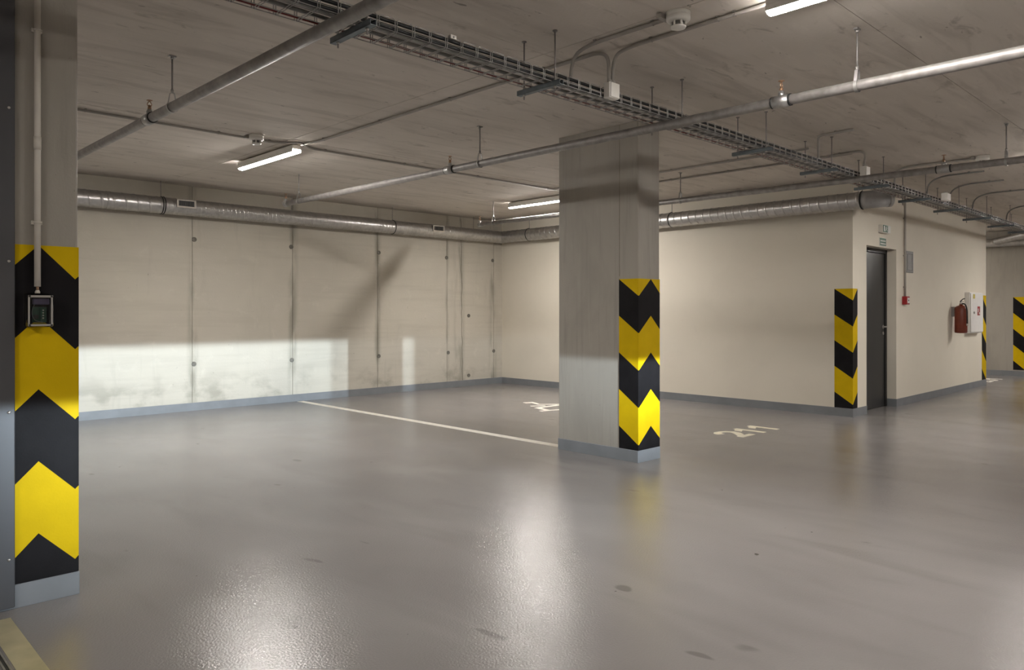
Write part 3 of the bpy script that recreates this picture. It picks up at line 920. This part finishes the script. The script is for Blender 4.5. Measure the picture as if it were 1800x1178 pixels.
cable(TY0 + 0.022, TZ + 0.018, 0.0150, 'cable_black', 'thick black cable lying along the outer edge of the wire tray', 1, 0.002)
cable(TY0 + 0.017, TZ + 0.047, 0.0095, 'cable_black', 'black cable lying on top of the thick cable in the wire tray', 2, 0.002)
cable(TY0 + 0.062, TZ + 0.016, 0.0125, 'cable_grey', 'pale grey cable lying beside the thick black cable in the tray', 3, 0.003)
cable(TY0 + 0.105, TZ + 0.012, 0.008, 'vent_grey', 'dull grey cable in the middle of the wire tray', 4)
cable(TY1 - 0.018, TZ + 0.009, 0.0055, 'cable_red', 'dark red cable lying along the inner edge of the wire tray', 5, 0.004)

tb = thing('tray_support', 'bracket with threaded rods nearest the picture top, behind the upper left pipe', 'bracket', (1.88, 2.98, CEIL), 'tray brackets')
bxx = 1.88
cz0, cz1 = 2.518, 2.546
ch = MB().box(bxx - 0.016, bxx + 0.016, 2.815, 3.155, cz0, cz0 + 0.003).box(bxx - 0.016, bxx - 0.0135, 2.815, 3.155, cz0, cz1).box(bxx + 0.0135, bxx + 0.016, 2.815, 3.155, cz0, cz1)
ch.box(bxx - 0.016, bxx - 0.008, 2.815, 3.155, cz1 - 0.003, cz1).box(bxx + 0.008, bxx + 0.016, 2.815, 3.155, cz1 - 0.003, cz1)
part(ch, 'channel', 'channel_steel', tb)
for y in (2.865, 3.110):
    r_ = part(MB().tube([(bxx, y, 2.49), (bxx, y, CEIL)], 0.0045, 8), 'threaded_rod', 'rod_steel', tb)
    sub(MB().lathe([(0.009, 0), (0.009, 0.009)], (bxx, y, cz1), 'Z', 6).lathe([(0.009, -0.009), (0.009, 0)], (bxx, y, cz0), 'Z', 6), 'nut', 'screw', r_)
    sub(MB().lathe([(0.014, -0.006), (0.014, 0.001)], (bxx, y, CEIL), 'Z', 8), 'ceiling_anchor', 'rod_steel', r_)
for bx_, lb in [(3.12, 'tray bracket with two rods in the upper middle, before the white junction box'),
                (4.395, 'tray bracket above where the crossing pipe passes under the tray'),
                (5.58, 'tray bracket just right of the crossing pipe, near the middle column'),
                (6.81, 'second tray bracket beyond the crossing pipe'),
                (8.06, 'tray bracket beside the far junction box at the white wall corner'),
                (9.35, 'tray bracket above the dark door'),
                (10.6, 'tray bracket above the wall conduit with the red alarm box'),
                (11.85, 'tray bracket on the far stretch, above the fire extinguisher'),
                (13.1, 'tray bracket on the far stretch, above the white cabinet'),
                (14.3, 'tray bracket over the far end of the white wall'),
                (15.6, 'last visible tray bracket beyond the white wall end')]:
    dup(tb, (bx_, 2.98, CEIL), lb)
dup(tb, (0.64, 2.98, CEIL), 'tray bracket outside the top of the picture')
dup(tb, (-0.6, 2.98, CEIL), 'tray bracket outside the left of the picture')
dup(tb, (16.9, 2.98, CEIL), 'tray bracket hidden behind the far end of the tray')

# ------------------------------------------------------------------ conduits on the ceiling
CR = 0.011
CZ = CEIL - 0.014


def conduit(label, pts, clips, rad=0.09, r=CR, mat='conduit_grey', clip_axis='Y'):
    t = thing('conduit', label, 'conduit', pts[0])
    part(MB().tube(rounded(pts, rad, 8), r, 10), 'pipe', mat, t)
    for p in clips:
        cx, cy = p
        if clip_axis == 'Y': mb = MB().box(cx - 0.018, cx + 0.018, cy - 0.008, cy + 0.008, CEIL - 0.006, CEIL).ring((cx, cy, CZ), 'Y', r + 0.0008, 0.0022, 14, 6)
        else: mb = MB().box(cx - 0.008, cx + 0.008, cy - 0.018, cy + 0.018, CEIL - 0.006, CEIL).ring((cx, cy, CZ), 'X', r + 0.0008, 0.0022, 14, 6)
        part(mb, 'clip', mat, t)
    return t


conduit('grey conduit crossing the ceiling from left column past the left light to the column', [(-3.0, 6.52, CZ), (3.28, 6.52, CZ), (3.45, 6.34, CZ), (3.62, 6.52, CZ), (9.0, 6.58, CZ)],
        [(1.70, 6.52), (2.75, 6.52), (3.22, 6.52), (3.80, 6.523), (4.75, 6.532), (5.8, 6.545), (7.0, 6.56)], rad=0.08, clip_axis='X')
conduit('grey conduit along the ceiling from the left light to the white junction box', [(3.50, 6.44, CZ), (3.545, 6.2, CZ), (3.545, 2.90, CZ), (3.585, 2.855, CZ - 0.02), (3.585, 2.85, 2.63)],
        [(3.545, 6.1), (3.545, 5.2), (3.545, 4.3), (3.545, 3.35)], rad=0.06)
conduit('grey conduit from the top batten light bending down into the white junction box', [(3.60, 1.80, CZ), (3.60, 2.72, CZ), (3.615, 2.84, CZ - 0.02), (3.615, 2.85, 2.63)],
        [(3.60, 2.02), (3.60, 2.12), (3.60, 2.55)], rad=0.10)
conduit('grey conduit from the large smoke detector bending down into the tray', [(3.40, 2.28, CZ), (3.40, 2.86, CZ), (3.40, 2.98, CZ - 0.04), (3.40, 3.0, 2.60)],
        [(3.40, 2.40), (3.40, 2.80)], rad=0.13)
conduit('grey ceiling conduit right of the middle column, nearer to it', [(7.08, 6.5, CZ), (7.08, 3.2, CZ)], [(7.08, 4.75), (7.08, 4.05), (7.08, 3.5)])
conduit('grey ceiling conduit right of the middle column, along the farthest pipe', [(7.60, 6.6, CZ), (7.60, 3.0, CZ)], [(7.60, 5.1), (7.60, 4.35), (7.60, 3.6)])
conduit('short grey conduit arching down into tray before the far junction box', [(6.62, 2.60, CZ), (6.62, 2.90, CZ), (6.68, 2.93, CZ - 0.03), (6.68, 2.93, 2.59)], [(6.62, 2.75)], rad=0.05)
conduit('grey conduit arching down into the far junction box', [(7.56, 3.2, CZ), (7.56, 2.90, CZ), (7.56, 2.85, CZ - 0.03), (7.50, 2.85, 2.64)], [(7.56, 3.1)], rad=0.06)
conduit('grey conduit on the ceiling leading to the small smoke detector at right', [(8.74, 2.22, CZ), (8.74, 2.90, CZ), (8.74, 2.98, CZ - 0.04), (8.74, 3.0, 2.60)], [(8.74, 2.5)], rad=0.1)
FC = 'arched conduits dropping to the far tray'
for x, lb in [(9.62, 'thin conduit dropping to the tray above the dark door'), (10.45, 'arched conduit dropping to the tray behind the farthest junction box'),
              (11.45, 'arched conduit dropping to the tray, second past the farthest junction box'), (13.2, 'arched conduit dropping to the tray nearest the right edge')]:
    conduit(lb, [(x, 2.35, CZ), (x, 2.78, CZ), (x, 2.92, CZ - 0.06), (x, 2.94, 2.60)], [(x, 2.5)], rad=0.12, r=0.009, mat='vent_grey')


def jbox(label, x, y, z, w, d, h):
    t = thing('junction_box', label, 'junction box', (x, y, z))
    part(MB().rbox(x - w / 2, x + w / 2, y - d / 2, y + d / 2, z, z + h, 0.006, 2), 'body', 'plastic_white', t)
    part(MB().rbox(x - w / 2 + 0.004, x + w / 2 - 0.004, y - d / 2 - 0.008, y - d / 2 + 0.004, z + 0.004, z + h - 0.004, 0.004, 2), 'lid', 'plastic_white', t)
    for dx in (-0.018, 0.018):
        part(MB().lathe([(0.014, 0), (0.014, 0.012), (0.012, 0.018)], (x + dx * w / 0.09, y, z + h - 0.001), 'Z', 10), 'cable_gland', 'conduit_grey', t)
    return t


jbox('white junction box on the tray edge in the upper middle', 3.60, 2.845, 2.535, 0.09, 0.05, 0.095)
jbox('white junction box on the tray edge near the white wall corner', 7.505, 2.84, 2.55, 0.10, 0.055, 0.10)
jbox('farthest white junction box on the tray, above the wall conduit', 10.0, 2.845, 2.575, 0.14, 0.06, 0.09)
t = thing('junction_box', 'small silver box on the tray edge near the upper left pipe', 'junction box', (2.38, 2.88, 2.60))
part(MB().rbox(2.365, 2.405, 2.868, 2.892, 2.597, 2.618, 0.002, 1), 'body', 'screw', t)
part(MB().lathe([(0.005, 0), (0.005, -0.004), (0, -0.004)], (2.385, 2.868, 2.607), 'Y', 8), 'screw', 'galvanised', t)

# smoke detectors
sd = thing('smoke_detector', 'large white smoke detector at the top of the picture', 'smoke detector', (3.40, 2.24, CEIL))
X, Y = 3.40, 2.24
part(MB().lathe([(0.064, 0.002), (0.064, -0.018), (0.062, -0.020), (0.062, -0.023), (0.064, -0.025), (0.063, -0.040), (0.056, -0.048), (0.04, -0.050)], (X, Y, CEIL), 'Z', 32), 'base', 'plastic_white', sd)
part(MB().lathe([(0.031, -0.048), (0.031, -0.075)], (X, Y, CEIL), 'Z', 20), 'sensing_chamber', 'vent_grey', sd)
mb = MB()
for k in range(6):
    a = 2 * PI * k / 6
    mb.box(X + 0.036 * math.cos(a) - 0.004, X + 0.036 * math.cos(a) + 0.004, Y + 0.036 * math.sin(a) - 0.004, Y + 0.036 * math.sin(a) + 0.004, CEIL - 0.076, CEIL - 0.048)
part(mb, 'cage_ribs', 'plastic_white', sd)
part(MB().lathe([(0.0, -0.072), (0.040, -0.073), (0.041, -0.077), (0.037, -0.084), (0.02, -0.088), (0, -0.088)], (X, Y, CEIL), 'Z', 24), 'cap', 'plastic_white', sd)
part(MB().box(X - 0.075, X + 0.01, Y + 0.055, Y + 0.085, CEIL - 0.028, CEIL - 0.004), 'cable_entry', 'conduit_grey', sd)
dup(sd, (3.05, 6.42, CEIL), 'white smoke detector on the ceiling beside the left light')
dup(sd, (8.74, 2.15, CEIL), 'small white smoke detector near the right edge above a pipe')

# ------------------------------------------------------------------ things on the door wall
# exit light
t = thing('exit_sign', 'green and white emergency exit light above the dark door', 'exit sign', (10.03, DY, 2.24))
part(MB().rbox(9.90, 10.165, DY - 0.055, DY + 0.001, 2.245, 2.345, 0.005, 2), 'housing', 'plastic_white', t)
part(MB().box(9.908, 10.065, DY - 0.058, DY - 0.054, 2.252, 2.338), 'pictogram_panel', 'sign_green', t)
mb = MB()
fy = lambda u, v, d: (u, DY - 0.0582 - d, v)
mb.prism([(9.925, 2.262), (9.965, 2.262), (9.965, 2.328), (9.925, 2.328)], fy, 0, 0.001)
part(mb, 'door_symbol', 'sign_white', t)
mb = MB()
mb.lathe([(0.008, 0), (0.008, -0.002)], (10.022, DY - 0.058, 2.323), 'Y', 10)
for a_, b2 in [((10.015, 2.313), (10.005, 2.290)), ((10.005, 2.290), (9.985, 2.275)), ((10.008, 2.290), (10.030, 2.280)), ((10.030, 2.280), (10.035, 2.262)), ((10.012, 2.308), (9.988, 2.303)), ((10.015, 2.310), (10.040, 2.298)), ((9.985, 2.275), (9.978, 2.262))]:
    d = Vector((b2[0] - a_[0], b2[1] - a_[1])).normalized(); n = Vector((-d.y, d.x)) * 0.004
    mb.prism([(a_[0] + n.x, a_[1] + n.y), (b2[0] + n.x, b2[1] + n.y), (b2[0] - n.x, b2[1] - n.y), (a_[0] - n.x, a_[1] - n.y)], fy, 0, 0.001)
part(mb, 'running_figure', 'sign_white', t)
part(MB().box(10.068, 10.158, DY - 0.058, DY - 0.054, 2.252, 2.338), 'white_panel', 'sign_white', t)
t = thing('door_sign', 'small green sign with pale lines of text just above the dark door', 'sign', (10.03, DY, 2.09))
part(MB().box(9.93, 10.15, DY - 0.006, DY + 0.001, 2.082, 2.188), 'border', 'sign_white', t)
part(MB().box(9.937, 10.143, DY - 0.008, DY - 0.004, 2.088, 2.182), 'plate', 'sign_green', t)
mb = MB()
for zz in (2.148, 2.112):
    xx = 9.952
    while xx < 10.12:
        w_ = random.uniform(0.008, 0.016)
        mb.box(xx, xx + w_, DY - 0.0095, DY - 0.0075, zz - 0.009, zz + 0.009); xx += w_ + 0.005
part(mb, 'text_lines', 'sign_white', t)

t = thing('conduit', 'thin grey conduit running down the white wall to the red alarm box', 'conduit', (10.80, DY, 1.45))
part(MB().tube([(10.80, DY - 0.018, 1.455), (10.80, DY - 0.018, CEIL)], 0.013, 12), 'pipe', 'conduit_grey', t)
for z in (1.58, 2.0, 2.5):
    part(MB().box(10.775, 10.825, DY - 0.01, DY + 0.001, z - 0.008, z + 0.008).ring((10.80, DY - 0.018, z), 'Z', 0.015, 0.003, 14, 6), 'clip', 'conduit_grey', t)
t = thing('alarm_call_point', 'red fire alarm call point on the white wall right of the door', 'alarm', (10.79, DY, 1.34))
part(MB().rbox(10.735, 10.845, DY - 0.062, DY + 0.001, 1.345, 1.455, 0.006, 2), 'body', 'alarm_red', t)
part(MB().rbox(10.752, 10.828, DY - 0.066, DY - 0.060, 1.365, 1.435, 0.002, 1), 'press_plate', 'sign_white', t)
part(MB().lathe([(0.012, 0), (0.012, -0.002), (0, -0.002)], (10.79, DY - 0.066, 1.40), 'Y', 12), 'press_dot', 'plastic_dark', t)

t = thing('wall_hatch', 'grey metal hatch on the white wall right of the conduit', 'hatch', (11.0, DY, 1.78))
part(MB().box(10.865, 11.135, DY - 0.012, DY + 0.001, 1.78, 1.812).box(10.865, 11.135, DY - 0.012, DY + 0.001, 2.035, 2.07)
     .box(10.865, 10.905, DY - 0.012, DY + 0.001, 1.812, 2.035).box(11.10, 11.135, DY - 0.012, DY + 0.001, 1.812, 2.035), 'frame', 'vent_grey', t)
part(MB().rbox(10.93, 11.098, DY - 0.009, DY + 0.001, 1.815, 2.032, 0.002, 1), 'flap', 'vent_grey', t)
part(MB().box(10.905, 10.93, DY - 0.003, DY + 0.001, 1.812, 2.035), 'slot', 'plastic_dark', t)

# hydrant cabinet
t = thing('hydrant_cabinet', 'white metal cabinet on the wall right of the fire extinguisher', 'cabinet', (13.87, DY, 0.9))
cx0, cx1, cy = 13.54, 14.24, DY - 0.075
part(MB().rbox(cx0, cx1, cy, DY + 0.001, 0.905, 1.56, 0.004, 1), 'body', 'cabinet_white', t)
dr_ = part(MB().rbox(cx0 + 0.012, cx1 - 0.012, cy - 0.014, cy - 0.002, 0.920, 1.545, 0.003, 1), 'door', 'cabinet_white', t)
sub(MB().lathe([(0.018, 0), (0.018, -0.012), (0.012, -0.016), (0, -0.016)], (cx0 + 0.16, cy - 0.014, 1.235), 'Y', 12), 'lock', 'screw', dr_)
sub(MB().box(cx0 + 0.36, cx0 + 0.50, cy - 0.016, cy - 0.013, 1.19, 1.335), 'red_sticker', 'alarm_red', dr_, 'red pictogram sticker')
sub(MB().box(cx0 + 0.385, cx0 + 0.425, cy - 0.018, cy - 0.0155, 1.245, 1.30).box(cx0 + 0.435, cx0 + 0.48, cy - 0.018, cy - 0.0155, 1.21, 1.24), 'sticker_symbol', 'sign_white', dr_)
sub(MB().box(cx0 + 0.11, cx0 + 0.22, cy - 0.016, cy - 0.013, 1.46, 1.53), 'yellow_sticker', 'sticker_yellow', dr_)

# fire extinguisher
ex, ey, ez = 12.88, DY - 0.125, 0.925
t = thing('fire_extinguisher', 'red fire extinguisher hanging on the white wall beside the white cabinet', 'fire extinguisher', (ex, ey, ez))
part(MB().lathe([(0.06, 0), (0.080, 0.004), (0.086, 0.02), (0.086, 0.37), (0.078, 0.395), (0.05, 0.415), (0.025, 0.422), (0.025, 0.435)], (ex, ey, ez), 'Z', 24), 'body', 'extinguisher_red', t)
vl = part(MB().lathe([(0.022, 0.43), (0.022, 0.46), (0.014, 0.465), (0.014, 0.485)], (ex, ey, ez), 'Z', 12), 'valve', 'screw', t)
sub(MB().box(ex - 0.02, ex + 0.10, ey - 0.012, ey + 0.012, ez + 0.475, ez + 0.485).tube([(ex - 0.01, ey, ez + 0.485), (ex + 0.05, ey - 0.01, ez + 0.515), (ex + 0.11, ey - 0.02, ez + 0.525)], 0.008, 8), 'lever', 'plastic_dark', vl)
sub(MB().lathe([(0.017, 0), (0.017, -0.012), (0, -0.012)], (ex + 0.012, ey - 0.018, ez + 0.448), 'Y', 12), 'pressure_gauge', 'screw', vl)
hose = [(ex + 0.0, ey - 0.02, ez + 0.45), (ex - 0.045, ey - 0.07, ez + 0.44), (ex - 0.05, ey - 0.095, ez + 0.36), (ex - 0.045, ey - 0.097, ez + 0.14)]
hs = part(MB().tube(rounded(hose, 0.05), 0.011, 10), 'hose', 'plastic_dark', t)
sub(MB().lathe([(0.013, 0), (0.015, 0.03), (0.012, 0.035)], (ex - 0.045, ey - 0.097, ez + 0.11), 'Z', 10), 'nozzle', 'screw', hs)
lab = []
for k in range(9):
    a = math.radians(-100 + k * 12)
    lab.append((ex + 0.0868 * math.cos(a), ey + 0.0868 * math.sin(a)))
mb = MB(); vs = []; fs = []
for (u, v) in lab: vs += [(u, v, ez + 0.13), (u, v, ez + 0.36)]
for k in range(8): fs.append((2 * k, 2 * k + 2, 2 * k + 3, 2 * k + 1))
part(mb.add(vs, fs, True), 'label_sheet', 'label_cream', t)
part(MB().box(ex - 0.02, ex + 0.02, ey + 0.084, DY + 0.001, ez + 0.25, ez + 0.40), 'wall_bracket', 'rod_steel', t)
